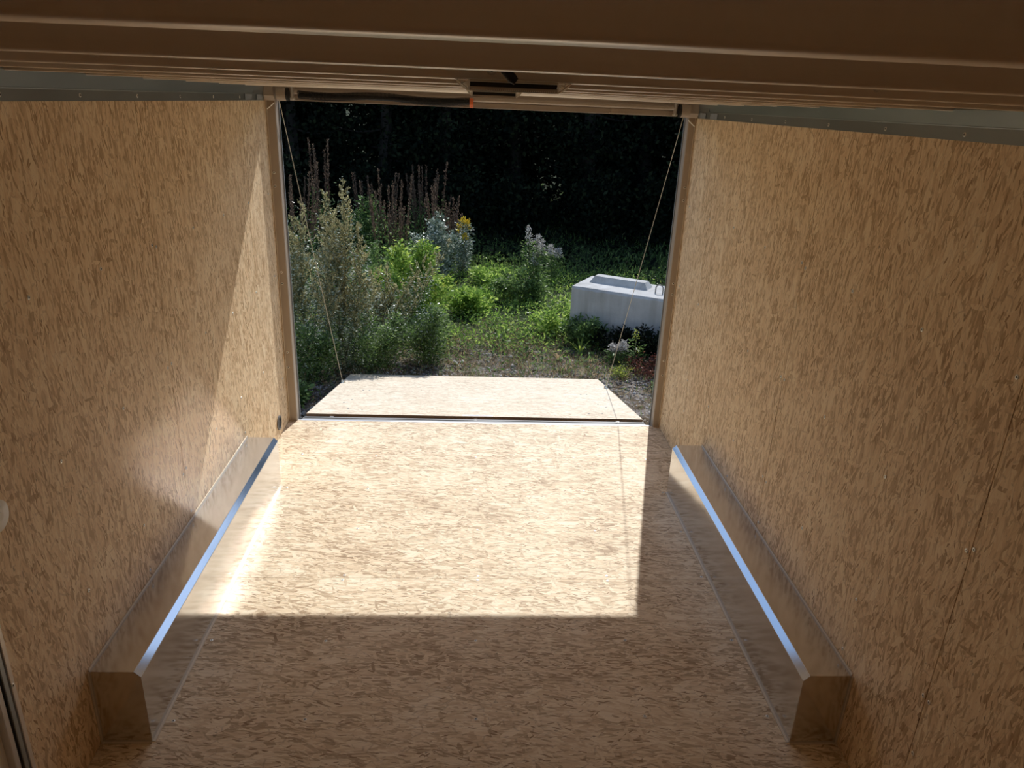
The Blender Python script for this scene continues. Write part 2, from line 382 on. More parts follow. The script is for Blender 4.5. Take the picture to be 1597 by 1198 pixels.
# ================================================================== WHEEL WELL BOXES
def wheel_box(sx, bw, yn, yf, label):
    root = empty('wheel_well_box', (sx*XW, (yn+yf)/2, 0)); tag(root, label, 'wheel box')
    H = .288; c = .020; x0 = sx*XW; xi = sx*(XW-bw); cc = sx*c
    def K(v, f, nm, m):
        o = mesh_obj(nm, v, f, m); inv(o, root); return o
    t = .0012
    # top sheet
    K([(x0, yn, H), (xi+cc, yn, H), (xi+cc, yf, H), (x0, yf, H), (x0, yn, H-t), (xi+cc, yn, H-t), (xi+cc, yf, H-t), (x0, yf, H-t)],
      [(0, 1, 2, 3), (7, 6, 5, 4), (0, 4, 5, 1), (2, 6, 7, 3)], 'top_sheet', M['box_metal'])
    # chamfered corner strip
    K([(xi+cc, yn, H), (xi, yn, H-c), (xi, yf, H-c), (xi+cc, yf, H)], [(0, 1, 2, 3)], 'corner_bevel', M['box_edge'])
    K([(xi, yn, H-c), (xi, yn, 0), (xi, yf, 0), (xi, yf, H-c)], [(0, 1, 2, 3)], 'side_sheet', M['box_metal'])
    for y, nm in ((yn, 'end_plate'), (yf, 'end_plate')):
        s = -1 if y == yn else 1
        pr = [(x0, 0), (xi, 0), (xi, H-c), (xi+cc, H), (x0, H)]
        g = G().prism(pr, lambda p, e: (p[0], y+s*.0012*e, p[1])); inv(g.obj(nm, M['box_metal']), root)
    # thin raised rims of the folds and sealant lines
    for nm, pts in (('corner_rim', [(xi+cc, yn, H), (xi+cc, yf, H)]), ('corner_rim', [(xi, yn, H-c), (xi, yf, H-c)])):
        inv(G().tube(pts, .0009, 5).obj(nm, M['bright_metal']), root)
    inv(G().box((min(xi, xi-sx*.009), yn, 0), (max(xi, xi-sx*.009), yf, .0022)).obj('floor_flange', M['caulk']), root)
    inv(G().box((min(x0-sx*.003, x0), yn, H), (max(x0-sx*.003, x0), yf, H+.009)).obj('wall_flange', M['caulk']), root)
    inv(G().box((min(x0, xi), yn-.008, 0), (max(x0, xi), yn-.001, .0022)).obj('floor_flange', M['caulk']), root)
    inv(G().box((min(x0-sx*.003, x0), yn-.009, 0), (max(x0-sx*.003, x0), yn-.001, H)).obj('wall_flange', M['caulk']), root)
    return root
wheel_box(-1, .1586, 1.879, 3.592, 'polished metal wheel box along the left wall, its far end in the sun')
wheel_box(1, .1627, 1.855, 3.575, 'polished metal wheel box along the right wall, with a bright blue reflecting edge')

# ================================================================== RAMP DOOR
PV = Vector((0, 4.56, -.012)); aR = math.atan2(.40, 1.87); LR = 1.93
def rp(x, s, h): # ramp coordinates: s along ramp, h above its surface
    return (x, PV.y+s*math.cos(aR)+h*math.sin(aR), PV.z-s*math.sin(aR)+h*math.cos(aR))
ramp = empty('ramp_door', PV); tag(ramp, 'lowered rear ramp door faced with sunlit strand board', 'ramp')
def rbox(nm, x0, x1, s0, s1, h0, h1, m, par=None):
    v = [rp(x, s, h) for h in (h0, h1) for x, s in ((x0, s0), (x1, s0), (x1, s1), (x0, s1))]
    o = mesh_obj(nm, v, [(3, 2, 1, 0), (4, 5, 6, 7), (0, 1, 5, 4), (1, 2, 6, 5), (2, 3, 7, 6), (3, 0, 4, 7)], m); inv(o, ramp); return o
hw = 1.150
bd = rbox('board', -hw, hw, .075, LR, -.014, .004, M['osb_ramp'])
rbox('board_edge', -hw+.001, hw-.001, .0735, .075, -.014, .0035, M['osb_edge'])
rbox('frame', -hw-.004, hw+.004, .03, LR+.004, -.055, -.0142, M['hinge_metal'])
hg = rbox('hinge_strip', -hw-.012, hw+.004, -.034, .0730, -.024, -.018, M['hinge_metal'])
rbox('hinge_lip', -hw-.010, hw+.002, .066, .0728, -.018, -.0135, M['hinge_metal'])
rbox('hinge_gap_shade', -hw-.02, hw+.02, -.066, -.035, -.050, -.028, M['black'])  # black strip painted in for the shade of the open gap
for x in (-.976, -.006, .972):
    g = G().tube([rp(x-.012, .060, -.014), rp(x+.012, .060, -.014)], .0045, 8); o = g.obj('hinge_bolt', M['screw']); o.parent = hg
    o = rbox('hinge_notch', x-.008, x+.008, -.034, -.022, -.019, -.0172, M['black']); o.parent = hg; o.matrix_parent_inverse = Matrix()
lb = rbox('label', -.098, .112, .082, .128, .0042, .0047, M['white'])
inkb = simple('label_ink_blue', (.10, .12, .32), .6); inkr = simple('label_ink_red', (.5, .08, .06), .6); inkg = simple('label_ink_grey', (.22, .2, .22), .6)
for x0, x1, s0, s1, m in ((-.06, .015, .100, .107, inkb), (.02, .055, .101, .106, inkr), (.06, .085, .102, .106, inkg), (-.05, .07, .112, .114, inkg)):
    o = rbox('label_print', x0, x1, s0, s1, .0048, .005, m); o.parent = lb; o.matrix_parent_inverse = Matrix()
for sx in (-1, 1):   # dark specks of screws and eyelets for the cables
    for x, s in ((sx*.93, .62), (sx*.97, .50), (sx*.80, .24), (sx*.90, .26), (sx*.86, 1.05), (sx*.91, 1.06)):
        g = G().tube([rp(x, s, .003), rp(x, s, .0058)], .007, 8); inv(g.obj('screw', M['seal_grey']), ramp)
    g = G().tube([rp(sx*(hw-.012), 1.405, .0), rp(sx*(hw-.012), 1.405, .03)], .009, 10)
    g.tube([rp(sx*(hw+.012), 1.405, -.02), rp(sx*(hw-.03), 1.405, .02)], .011, 10)
    inv(g.obj('cable_anchor', M['zinc']), ramp)
# lift cables
for sx, side in ((-1, 'left'), (1, 'right')):
    top = Vector((sx*1.150, YR+.01, 1.955)); bot = Vector(rp(sx*(hw-.012), 1.405, .03))
    pts = [top.lerp(bot, t)+Vector((0, 0, -.01*math.sin(math.pi*t))) for t in [i/16 for i in range(17)]]
    o = shade(G().tube(pts, .0022, 6).obj('lift_cable', M['rope'])); tag(o, 'thin steel lift cable from the %s top corner of the opening down to the ramp' % side, 'cable')

# ================================================================== RAMP SPRING ASSEMBLY ON THE HEADER
sp = empty('ramp_spring', (0, 4.405, 1.98)); tag(sp, 'black ramp assist coil spring with orange end on a shaft under the header', 'spring')
def cyl(x0, x1, y, z, r, k=16): return G().tube([(x0, y, z), (x1, y, z)], r, k)
inv(shade(cyl(-1.06, 1.09, 4.418, 2.000, .0125).obj('shaft', M['tan'])), sp)
pts = []; nt_ = 135; xs0, xs1 = -1.025, -.082
for i in range(nt_*10+1):
    t = i/(nt_*10); x = xs0+(xs1-xs0)*t
    zc = 1.989-.007*math.sin(t*math.pi*2*1.55+.2)-.004*t
    an = 2*math.pi*i/10; pts.append((x, 4.398+.020*math.cos(an), zc+.020*math.sin(an)))
inv(shade(G().tube(pts, .0023, 5).obj('coil', M['black'])), sp)
inv(shade(cyl(-1.02, -.085, 4.398, 1.984, .012, 10).obj('dark_core', M['black'])), sp)  # black core added inside the coil so the spring reads dark
inv(shade(cyl(-.084, -.064, 4.398, 1.982, .0235, 20).obj('end_cone', M['orange'])), sp)
inv(shade(cyl(-.080, -.068, 4.396, 1.966, .012, 12).obj('set_screw', M['orange'])), sp)
for sx in (-1, 1):
    xe = -1.055 if sx < 0 else 1.075
    inv(G().box((xe-.006, 4.38, 1.957), (xe+.006, 4.42, 2.03), .002).obj('bearing_bracket', M['bright_metal']), sp)
    inv(shade(cyl(xe-.014, xe+.014, 4.395, 1.963, .006, 10).obj('bracket_bolt', M['zinc'])), sp)
    xa = xe+sx*.022
    inv(shade(cyl(xa, xa+sx*.013, 4.405, 1.985, .034, 20).obj('drum_rim', M['black'])), sp)
    inv(shade(cyl(xa+sx*.013, xa+sx*.062, 4.405, 1.987, .036, 24).obj('cable_drum', M['tan'])), sp)
    g = G()
    pr = [(0, 1.95), (.03, 1.95), (.055, 1.975), (.055, 2.04), (0, 2.04)]
    g.prism([(p[0], p[1]) for p in pr], lambda p, e: (sx*(1.158+.055*e), 4.462-p[0]*1.2, p[1]))
    inv(g.obj('corner_bracket', M['tan']), sp)
    inv(G().tube([(sx*1.150, YR+.01, 1.955), (sx*1.148, 4.44, 1.975), (sx*1.15, 4.42, 2.02)], .0022, 6).obj('cable_end', M['rope']), sp)
    inv(G().tube([(sx*1.172, 4.452, 1.938), (sx*1.212, 4.452, 1.905)], .0035, 6).obj('cable_guide', M['screw']), sp)
inv(G().box((.72, 4.452, 1.958), (1.06, 4.458, 1.984), .001).obj('end_plate', M['tan']), sp)
inv(G().box((.71, 4.450, 1.957), (.80, 4.456, 1.961)).obj('retaining_clip', M['screw']), sp)

# ================================================================== DOME LIGHTS
cl = NT('clear_lens'); cl.p(Base_Color=(.93, .90, .84, 1), Roughness=.12, Transmission_Weight=.75, IOR=1.3); cl = cl.m
cl2 = simple('lens_frame', (.45, .39, .32), .3, .3)
def dome(y, label, zb, w0, w1):
    """clear tray lens: bottom zb, dark window between w0 and w1"""
    root = empty('dome_light', (0, y, 2.03)); tag(root, label, 'ceiling light', 'dome lights on the roof bows')
    def P(g, nm, m, sm=False):
        o = g.obj(nm, m); inv(o, root); return shade(o) if sm else o
    y0, y1 = y-.03, y+.055; zt = 2.0275
    for sx in (-1, 1):
        a, b = (.070, .090) if sx > 0 else (.061, .081)
        pr = [(sx*a, zb), (sx*(a+.005), zb+.001), (sx*(b-.004), zt-.007), (sx*b, zt), (sx*a, zt)]
        le = P(G().prism(pr, lambda p, e: (p[0], y0+(y1-y0)*e, p[1])), 'lens_end', cl)
        for (q0, q1) in (((a, zb), (b, zt)), ((a+.004, w1), (a+.012, w1-.003)), ((a+.003, w0+.001), (a+.003, w1)), ((a+.010, w1-.004), (a+.010, zt-.001))):
            rb = G().tube([(sx*q0[0], y0-.001, q0[1]), (sx*q1[0], y0-.001, q1[1])], .0006, 5).obj('rib', M['screw']); rb.parent = le
    fr = P(G().box((-.061, y0, w1), (.070, y0+.004, zt)).box((-.061, y0, zb), (.070, y0+.004, w0)), 'lens_front', cl2)
    P(G().box((-.061, y0+.004, zb), (.070, y1, zb+.002)), 'lens_bottom', cl)
    P(G().box((-.060, y0+.003, w0), (.069, y0+.006, w1)), 'inner_cavity', M['black'])
    P(G().box((-.0625, y0-.0012, zb+.001), (-.0605, y0+.001, zt)).box((.0695, y0-.0012, zb+.001), (.0715, y0+.001, zt)).box((-.061, y0-.001, w1), (.070, y0+.001, w1+.0006)), 'window_rim', M['screw'])
    g = G()
    for k in range(42):
        x = -.057+.122*k/41; g.box((x-.0006, y0-.0008, zb+.0006), (x+.0006, y0, zb+.0022))
    fo = g.obj('flutes', M['white']); fo.parent = fr
    P(G().box((-.083, y0+.002, 2.0268), (.092, y1-.002, 2.0285)), 'base', M['white'])
dome(1.2, 'nearer clear dome light under the roof, with a black cable end hanging before it', 2.0125, 2.0176, 2.0242)
dome(2.42, 'farther clear dome light under the roof, small below the nearer one', 2.0082, 2.0130, 2.0215)
o = shade(G().tube([(-.030, 1.115, 2.085), (-.022, 1.11, 2.055), (-.012, 1.10, 2.040), (-.001, 1.098, 2.028), (.004, 1.098, 2.0245)], [.006, .006, .0072, .0070, .005], 12).obj('cable_stub', M['black']))
tag(o, 'stubby black cable end hanging down in front of the nearer dome light', 'cable')

# ================================================================== SMALL WALL FITTINGS
vt = empty('wall_vent', (-XW, 4.213, .093)); tag(vt, 'small round dark vent low on the left wall by the rear jamb', 'vent')
k = 28
def ringx(r0, r1, x0, x1, m, nm):
    v = []; f = []
    for r_, x_ in ((r0, x0), (r0, x1), (r1, x1), (r1, x0)):
        v += [(-XW+x_, 4.213+r_*math.cos(2*math.pi*j/k), .093+r_*math.sin(2*math.pi*j/k)) for j in range(k)]
    for a in range(4): f += [(a*k+j, a*k+(j+1) % k, ((a+1) % 4)*k+(j+1) % k, ((a+1) % 4)*k+j) for j in range(k)]
    o = mesh_obj(nm, v, f, m); inv(shade(o), vt)
ringx(.034, .045, 0, .006, simple('vent_grey', (.09, .09, .09), .5), 'rim')
inv(G().tube([(-XW, 4.213, .093), (-XW+.0015, 4.213, .093)], .035, k).obj('disc', simple('vent_disc', (.16, .13, .11), .7)), vt)
for q in range(-3, 4):
    hh = math.sqrt(.034**2-(q*.009)**2)
    inv(G().box((-XW+.001, 4.213-hh, .093+q*.009-.0015), (-XW+.004, 4.213+hh, .093+q*.009+.0015)).obj('louvre', M['socket_dark']), vt)
sw = empty('wall_disc', (-XW, 1.63, .985)); tag(sw, 'round white plastic cover on the left wall, cut by the photo edge', 'cover plate')
inv(shade(G().tube([(-XW, 1.648, .985), (-XW+.006, 1.648, .985), (-XW+.010, 1.648, .985)], [.042, .042, .036], 32).obj('cover', M['white'])), sw)
inv(shade(G().tube([(-XW+.0095, 1.648, .985), (-XW+.013, 1.648, .985)], [.012, .010], 20).obj('centre_boss', M['white'])), sw)

# ================================================================== OUTSIDE: GROUND
def gh(x, y):
    return GZ+.02*math.sin(x*1.3+y*.7)+.015*math.sin(x*3.1-y*2.2)+max(0, y-19)*.16
gm = NT('ground'); tc = gm.n('ShaderNodeTexCoord'); n1 = gm.noise(tc.outputs['Object'], .55, 4, .6); n2 = gm.noise(tc.outputs['Object'], 26, 5, .7); n3 = gm.noise(tc.outputs['Object'], 5, 5, .65)
grav = gm.ramp(n2.outputs[0], [(.3, (.07, .055, .045)), (.5, (.22, .19, .165)), (.72, (.42, .39, .36))])
dirt = gm.ramp(n2.outputs[0], [(.3, (.03, .022, .014)), (.55, (.12, .085, .05)), (.75, (.25, .19, .12))])
gre = gm.ramp(n2.outputs[0], [(.3, (.012, .018, .007)), (.6, (.04, .055, .02)), (.8, (.09, .09, .04))])
c1 = gm.mix(gm.ramp(n3.outputs[0], [(.45, (0, 0, 0)), (.56, (1, 1, 1))]), grav, dirt)
sp3 = gm.n('ShaderNodeSeparateXYZ'); gm.set(sp3.inputs[0], tc.outputs['Object'])
far = gm.math('ADD', gm.math('MULTIPLY', gm.math('SUBTRACT', sp3.outputs[1], 7.6), .7), gm.math('MULTIPLY', n1.outputs[0], 1.2), clamp=True)
gm.p(Base_Color=gm.mix(far, c1, gre), Roughness=.95, Specular_IOR_Level=.15); gm.bump(n2.outputs[0], .6, .03)
nx, ny = 90, 110; X = np.linspace(-32, 32, nx); Y = np.concatenate([np.linspace(-10, 5, 8), np.linspace(5.2, 20, 70), np.linspace(20.5, 45, 32)])
vv = [(x, y, gh(x, y)) for y in Y for x in X]; ff = [(j*nx+i, j*nx+i+1, (j+1)*nx+i+1, (j+1)*nx+i) for j in range(len(Y)-1) for i in range(nx-1)]
gd = mesh_obj('ground', vv, ff, gm.m, None, True); tag(gd, kind='structure', label='rough gravel and weedy ground behind the trailer')

# pebbles
def islandcol(name, stops, rough=.6, trans=0., spec=.3):
    a = NT(name); ge = a.n('ShaderNodeNewGeometry')
    a.p(Base_Color=a.ramp(ge.outputs['Random Per Island'], stops), Roughness=rough, Specular_IOR_Level=spec)
    if trans:
        tr = a.n('ShaderNodeBsdfTranslucent'); r2 = a.ramp(ge.outputs['Random Per Island'], [(p, tuple(min(1, c*1.5) for c in q)) for p, q in stops]); a.set(tr.inputs[0], r2)
        mx = a.n('ShaderNodeMixShader'); mx.inputs[0].default_value = trans
        a.t.links.new(a.b.outputs[0], mx.inputs[1]); a.t.links.new(tr.outputs[0], mx.inputs[2]); a.t.links.new(mx.outputs[0], a.out.inputs[0])
    return a.m
def fast(name, V, Fc, mat, parent=None, nper=4):
    """V (n,3) array, faces (m,nper)"""
    me = bpy.data.meshes.new(name); V = np.ascontiguousarray(V, np.float32); Fc = np.ascontiguousarray(Fc, np.int32)
    me.vertices.add(len(V)); me.vertices.foreach_set('co', V.ravel()); me.loops.add(Fc.size); me.loops.foreach_set('vertex_index', Fc.ravel())
    me.polygons.add(len(Fc)); me.polygons.foreach_set('loop_start', np.arange(0, Fc.size, nper, dtype=np.int32))
    try: me.polygons.foreach_set('loop_total', np.full(len(Fc), nper, np.int32))
    except Exception: pass
    me.materials.append(mat); me.update(calc_edges=True); me.validate()
    o = bpy.data.objects.new(name, me); C.objects.link(o)
    if parent: inv(o, parent)
    return o
OCT = np.array([(1, 0, 0), (0, 1, 0), (-1, 0, 0), (0, -1, 0), (0, 0, .7), (0, 0, -.5)]); OF = np.array([(0, 1, 4), (1, 2, 4), (2, 3, 4), (3, 0, 4), (1, 0, 5), (2, 1, 5), (3, 2, 5), (0, 3, 5)])
def pebbles(n):
    P = np.zeros((n, 3)); P[:, 0] = rng.uniform(-2.3, 3.0, n); P[:, 1] = 5.0+rng.beta(1.4, 2.2, n)*3.3; P[:, 2] = [gh(x, y) for x, y in P[:, :2]]
    s = rng.gamma(3, .0035, n)+.005
    V = (P[:, None, :]+OCT[None]*s[:, None, None]*rng.uniform(.6, 1.3, (n, 6, 1))).reshape(-1, 3)
    Fc = (OF[None]+6*np.arange(n)[:, None, None]).reshape(-1, 3)
    o = fast('gravel', V, Fc, islandcol('pebble', [(0, (.10, .085, .075)), (.5, (.26, .235, .21)), (1, (.5, .47, .44))], .8), None, 3)
    tag(o, 'loose grey gravel scattered on the bare ground beside the ramp', 'gravel', kind='stuff')
pebbles(9000)

# ---------------- leaf clouds
def leaves(P, size, aspect=.4, up=.3, dirs=None):
    n = len(P); P = np.asarray(P, float); size = np.broadcast_to(size, n)*rng.uniform(.65, 1.3, n)
    d = rng.normal(size=(n, 3)) if dirs is None else np.asarray(dirs, float)+rng.normal(size=(n, 3))*.35
    d[:, 2] += up; d /= np.linalg.norm(d, axis=1)[:, None]+1e-9
    s = np.cross(d, rng.normal(size=(n, 3))); s /= np.linalg.norm(s, axis=1)[:, None]+1e-9
    nn = np.cross(d, s)
    L = size[:, None]; A = L*aspect*.5
    V = np.stack([P, P+d*L*.5+s*A+nn*A*.35, P+d*L, P+d*L*.5-s*A+nn*A*.35], 1).reshape(-1, 3)
    return V, (np.arange(n)[:, None]*4+np.array([0, 1, 2, 3])[None])
LM = {
 'green': islandcol('leaf_green', [(0, (0.034, 0.064, 0.019)), (.5, (0.104, 0.179, 0.049)), (1, (0.281, 0.394, 0.131))], .45, .35),
 'bright': islandcol('leaf_bright', [(0, (0.073, 0.145, 0.025)), (.5, (0.217, 0.362, 0.064)), (1, (0.544, 0.670, 0.164))], .45, .4),
 'yellowgreen': islandcol('leaf_yellowgreen', [(0, (0.108, 0.162, 0.027)), (.6, (0.297, 0.365, 0.061)), (1, (0.608, 0.594, 0.121))], .5, .4),
 'silver': islandcol('leaf_silver', [(0, (0.050, 0.088, 0.050)), (.5, (0.163, 0.213, 0.150)), (1, (0.625, 0.675, 0.600))], .35, .25, .6),
 'mugleaf': islandcol('leaf_mugwort', [(0, (0.034, 0.061, 0.024)), (.6, (0.155, 0.207, 0.113)), (1, (0.724, 0.793, 0.655))], .4, .25, .5),
 'seed': islandcol('seed_head', [(0, (0.155, 0.132, 0.062)), (.5, (0.389, 0.350, 0.171)), (1, (0.714, 0.636, 0.373))], .8, .3),
 'redseed': islandcol('seed_red', [(0, (.045, .030, .022)), (.5, (.11, .076, .054)), (1, (.25, .18, .13))], .8, .3),
 'dark': islandcol('leaf_shade', [(0, (.004, .006, .005)), (.6, (.009, .014, .009)), (1, (.024, .033, .017))], 1., .0, .03),  # shade put into the leaf colour, for the wood and shaded weeds
 'white': islandcol('flower_white', [(0, (0.260, 0.234, 0.208)), (1, (0.715, 0.676, 0.650))], .8, .3),
 'yellow': islandcol('flower_yellow', [(0, (.5, .33, .02)), (1, (.8, .58, .05))], .8, .3),
 'dry': islandcol('dry_grass', [(0, (0.135, 0.081, 0.047)), (.5, (0.324, 0.230, 0.135)), (1, (0.567, 0.459, 0.270))], .8, .3),
 'red': islandcol('leaf_red', [(0, (.05, .015, .012)), (.6, (.12, .04, .03)), (1, (.22, .10, .06))], .6, .3),
 'stem': simple('stem', (.13, .13, .055), .7, 0, .3, 30), 'stemred': simple('stem_red', (.17, .08, .05), .7, 0, .3, 30),
 'bark': simple('bark', (.022, .019, .017), .9, 0, .4, 12)}
def curve(p0, p1, bend, n=8):
    p0, p1 = Vector(p0), Vector(p1); b = Vector(bend)
    return [p0.lerp(p1, i/(n-1))+b*math.sin(math.pi*i/(n-1)) for i in range(n)]
def build(root, nm, stems, mats, leafsets):
    """stems: list of (pts, r0, r1); leafsets: list of (name, P, size, aspect, up, mat, dirs)"""
    g = G()
    for pts, r0, r1 in stems:
        n = len(pts); g.tube(pts, [r0+(r1-r0)*i/(n-1) for i in range(n)], 4, False)
    if g.v: inv(g.obj('stem', mats), root)
    for (name, P, size, asp, up, m, dirs) in leafsets:
        V, Fc = leaves(P, size, asp, up, dirs); o = fast(name, V, Fc, LM[m], root); o['kind'] = 'stuff'
def R3(s): return Vector((random.gauss(0, s), random.gauss(0, s), random.gauss(0, s)))
def mugwort(base, tips, label, nleaf=1.0, group=None, seedmat='seed', leafm='mugleaf', size=1.):
    b = Vector((base[0], base[1], gh(*base))); root = empty('mugwort_plant', b); tag(root, label, 'plant', group)
    st = []; seedP = []; seedD = []; leafP = []; leafD = []
    for tip in tips:
        t = Vector(tip); bend = R3(.04); bend.z = abs(bend.z)*.3; n = 12
        b0 = b+Vector((random.gauss(0, .07), random.gauss(0, .07), 0)); pts = curve(b0, t, bend, n); st.append((pts, .006*size, .0015))
        H = (t-b0).length
        nb = int(30*H*nleaf)
        for i in range(nb):
            u = .30+.70*(i+random.random())/nb; a = u*(n-1); k_ = min(int(a), n-2); p = pts[k_].lerp(pts[k_+1], a-k_)
            L = (.05+.30*(1-u)**.8)*random.uniform(.6, 1.15)*size; an = random.uniform(0, 6.283)
            dr = Vector((math.cos(an)*.55, math.sin(an)*.55, .9)).normalized(); e = p+dr*L; mid = p.lerp(e, .5)+Vector((0, 0, -.015))
            st.append(([p, mid, e], .0018, .0009))
            m = int(14+230*L)
            for q in range(m):
                w_ = random.random(); w2 = w_**.7; r = p.lerp(e, w2)+R3(.006); seedP.append(r); seedD.append(dr*.8)
            for q in range(int(10*(1-u)+2)):
                leafP.append(p.lerp(e, random.random()*.8)+R3(.025)); leafD.append((math.cos(an)*.8, math.sin(an)*.8, .1))
        for i in range(int(520*H*nleaf)):
            u = random.random()**1.15*.80; a = u*(n-1); k_ = min(int(a), n-2); p = pts[k_].lerp(pts[k_+1], a-k_); an = random.uniform(0, 6.283); r = random.random()**.5*(.16*(1-u)+.05)*size
            leafP.append(p+Vector((math.cos(an)*r, math.sin(an)*r, random.gauss(0, .02)))); leafD.append((math.cos(an), math.sin(an), .15))
    build(root, 'm', st, LM['stem'], [('seed_heads', seedP, .014*size, .6, .5, seedmat, seedD), ('foliage', leafP, .030*size, .38, .0, leafm, leafD)])
    return root
def bush(name, base, rx, h, n, leaf, mat, label, asp=.42, group=None, mat2=None, lean=(0, 0), ns=None, zmin=.02):
    b = Vector((base[0], base[1], gh(*base))); root = empty(name, b); tag(root, label, 'plant', group)
    st = []; P = []; D = []
    ns = ns or max(8, int(h*16))
    per = n//ns
    for i in range(ns):
        an = random.uniform(0, 6.283); rr = rx*math.sqrt(random.random()); hh = h*(1-.45*(rr/rx)**2)*random.uniform(.78, 1.03)
        p0 = b+Vector((math.cos(an)*rr*.25, math.sin(an)*rr*.25, 0)); t = b+Vector((math.cos(an)*rr+lean[0]*hh, math.sin(an)*rr+lean[1]*hh, hh)); pts = curve(p0, t, (-math.cos(an)*.0, 0, h*.04), 7); st.append((pts, .0045, .0012))
        for j in range(per):
            u = zmin+(1-zmin)*random.random()**.72; a = u*6; k_ = min(int(a), 5); p = pts[k_].lerp(pts[k_+1], a-k_); s = (.05+.35*rx*(1-u)**.5)*.5
            q = p+R3(s*.75)
            if q.z < b.z: q.z = b.z+random.random()*.05
            P.append(q); d = (q-p); D.append((d.x/s*.6, d.y/s*.6, .25))
    sets = [('foliage', P, leaf, asp, .1, mat, D)]
    if mat2:
        k2 = int(len(P)*.22); idx = random.sample(range(len(P)), k2); sets.append(('light_foliage', [P[i]+Vector((0, 0, .02)) for i in idx], leaf*.9, asp, .1, mat2, [D[i] for i in idx]))
    build(root, 'b', st, LM['stem'], sets); return root
def spikes(base, rx, h, ns, label, group=None, mat='redseed', leafm='green', low=.45):
    b = Vector((base[0], base[1], gh(*base))); root = empty('seed_spike_plant', b); tag(root, label, 'plant', group)
    st = []; P = []; D = []; LP = []
    for i in range(ns):
        an = random.uniform(0, 6.283); rr = rx*math.sqrt(random.random()); hh = h*random.uniform(.5, 1.02)
        p0 = b+Vector((math.cos(an)*rr*.6, math.sin(an)*rr*.6, 0)); t = b+Vector((math.cos(an)*rr, math.sin(an)*rr, hh)); pts = curve(p0, t, (0, 0, 0), 6); st.append((pts, .005, .002))
        for j in range(int(170*hh)):
            u = low+(1-low)*random.random(); p = p0.lerp(t, u); P.append(p+R3(.012*(1.25-u)+.004)); D.append((random.gauss(0, .2), random.gauss(0, .2), 1))
        for j in range(int(60*hh)):
            u = random.random()*.6; LP.append(p0.lerp(t, u)+R3(.06))
    build(root, 's', st, LM['stemred'], [('seed_spikes', P, .030, .35, .5, mat, D), ('foliage', LP, .055, .35, .0, leafm, None)]); return root

# ---------------- named weeds and bushes
mugwort((-1.264, 6.72), [(-1.203, 6.7, 1.265), (-1.16, 6.72, 1.10), (-1.25, 6.68, 1.05), (-1.097, 6.75, .90), (-1.30, 6.75, .93), (-1.04, 6.75, .70), (-.98, 6.8, .45)], 'tallest grey-green mugwort with dense seed heads at the left of the opening', 1.0)
mugwort((-1.40, 6.78), [(-1.372, 6.75, 1.173), (-1.42, 6.8, .98), (-1.36, 6.7, .85), (-1.46, 6.75, .65)], 'slimmer mugwort with one drooping tip just left of the tallest', .8)
mugwort((-1.60, 6.82), [(-1.59, 6.82, 1.055), (-1.672, 6.82, .911), (-1.62, 6.85, .80), (-1.75, 6.9, .82), (-1.55, 6.75, .62)], 'mugwort with thin tips closest to the left jamb', .9)
mugwort((-.90, 7.36), [(-.256, 7.36, .666), (-.35, 7.3, .523), (-.42, 7.35, .42), (-.52, 7.4, .50), (-.60, 7.3, .35), (-.48, 7.45, .26)], 'mugwort with long stems leaning far to the right', .34)
mugwort((-1.02, 7.3), [(-.90, 7.3, .40), (-1.0, 7.35, .36), (-.80, 7.3, .22), (-.86, 7.3, .08), (-1.05, 7.3, .20)], 'short mugwort between the tallest one and the yellow-green bush', .9, leafm='silver')
bush('weed_bush', (-.72, 8.4), .50, 1.02, 7200, .050, 'bright', 'big yellow-green bush behind the leaning mugwort', .45, mat2='yellowgreen')
bush('weed_bush', (-.56, 10.45), .36, 1.02, 5200, .042, 'silver', 'silvery pale-leaved bush standing above the yellow-green one', .5)
bush('weed_bush', (-.46, 6.98), .36, .60, 5200, .036, 'green', 'low blue-green bush close behind the ramp', .34, mat2='silver')
bush('weed_bush', (-1.02, 6.75), .42, .62, 5600, .030, 'green', 'fine-leaved bush at the foot of the mugworts', .4, mat2='mugleaf')
bush('weed_bush', (-1.60, 6.35), .40, .62, 4800, .034, 'green', 'low dark green bush by the left jamb', .42, mat2='mugleaf')
bush('weed_bush', (-1.72, 12.0), .45, 1.0, 3400, .06, 'green', 'dark green broad-leaved bush in the shade behind the mugwort tips', .45)
bush('weed_bush', (-1.55, 8.3), .45, .85, 3600, .040, 'green', 'grey-green bush filling in behind the tallest mugwort', .4)
bush('weed_bush', (-1.15, 9.2), .5, .95, 4200, .045, 'green', 'green bush behind and between the mugwort and the yellow-green bush', .4)
bush('weed_bush', (-2.3, 8.8), .6, .8, 3200, .045, 'mugleaf', 'dull green bush far left behind the cable', .4)
for bs, rx, h, n, lb in (((-1.25, 10.9), .36, 1.50, 22, 'reddish seed spikes in shade right of the tallest mugwort tip'),
                         ((-.46, 11.4), .34, 1.26, 24, 'reddish seed spikes rising behind the silvery bush'),
                         ((-2.45, 12.0), .16, 1.86, 9, 'tall pale seed spikes standing highest against the dark wood at the left'),
                         ((-2.75, 11.2), .5, 1.42, 22, 'low pale seed spikes left of and below the highest spikes'),
                         ((-1.75, 12.4), .5, 1.35, 20, 'thin seed spikes behind the dark broad-leaved bush'),
                         ((-.85, 12.6), .5, 1.45, 20, 'dim reddish seed spikes deepest in the shade near the middle')):
    spikes(bs, rx, h, n, lb)
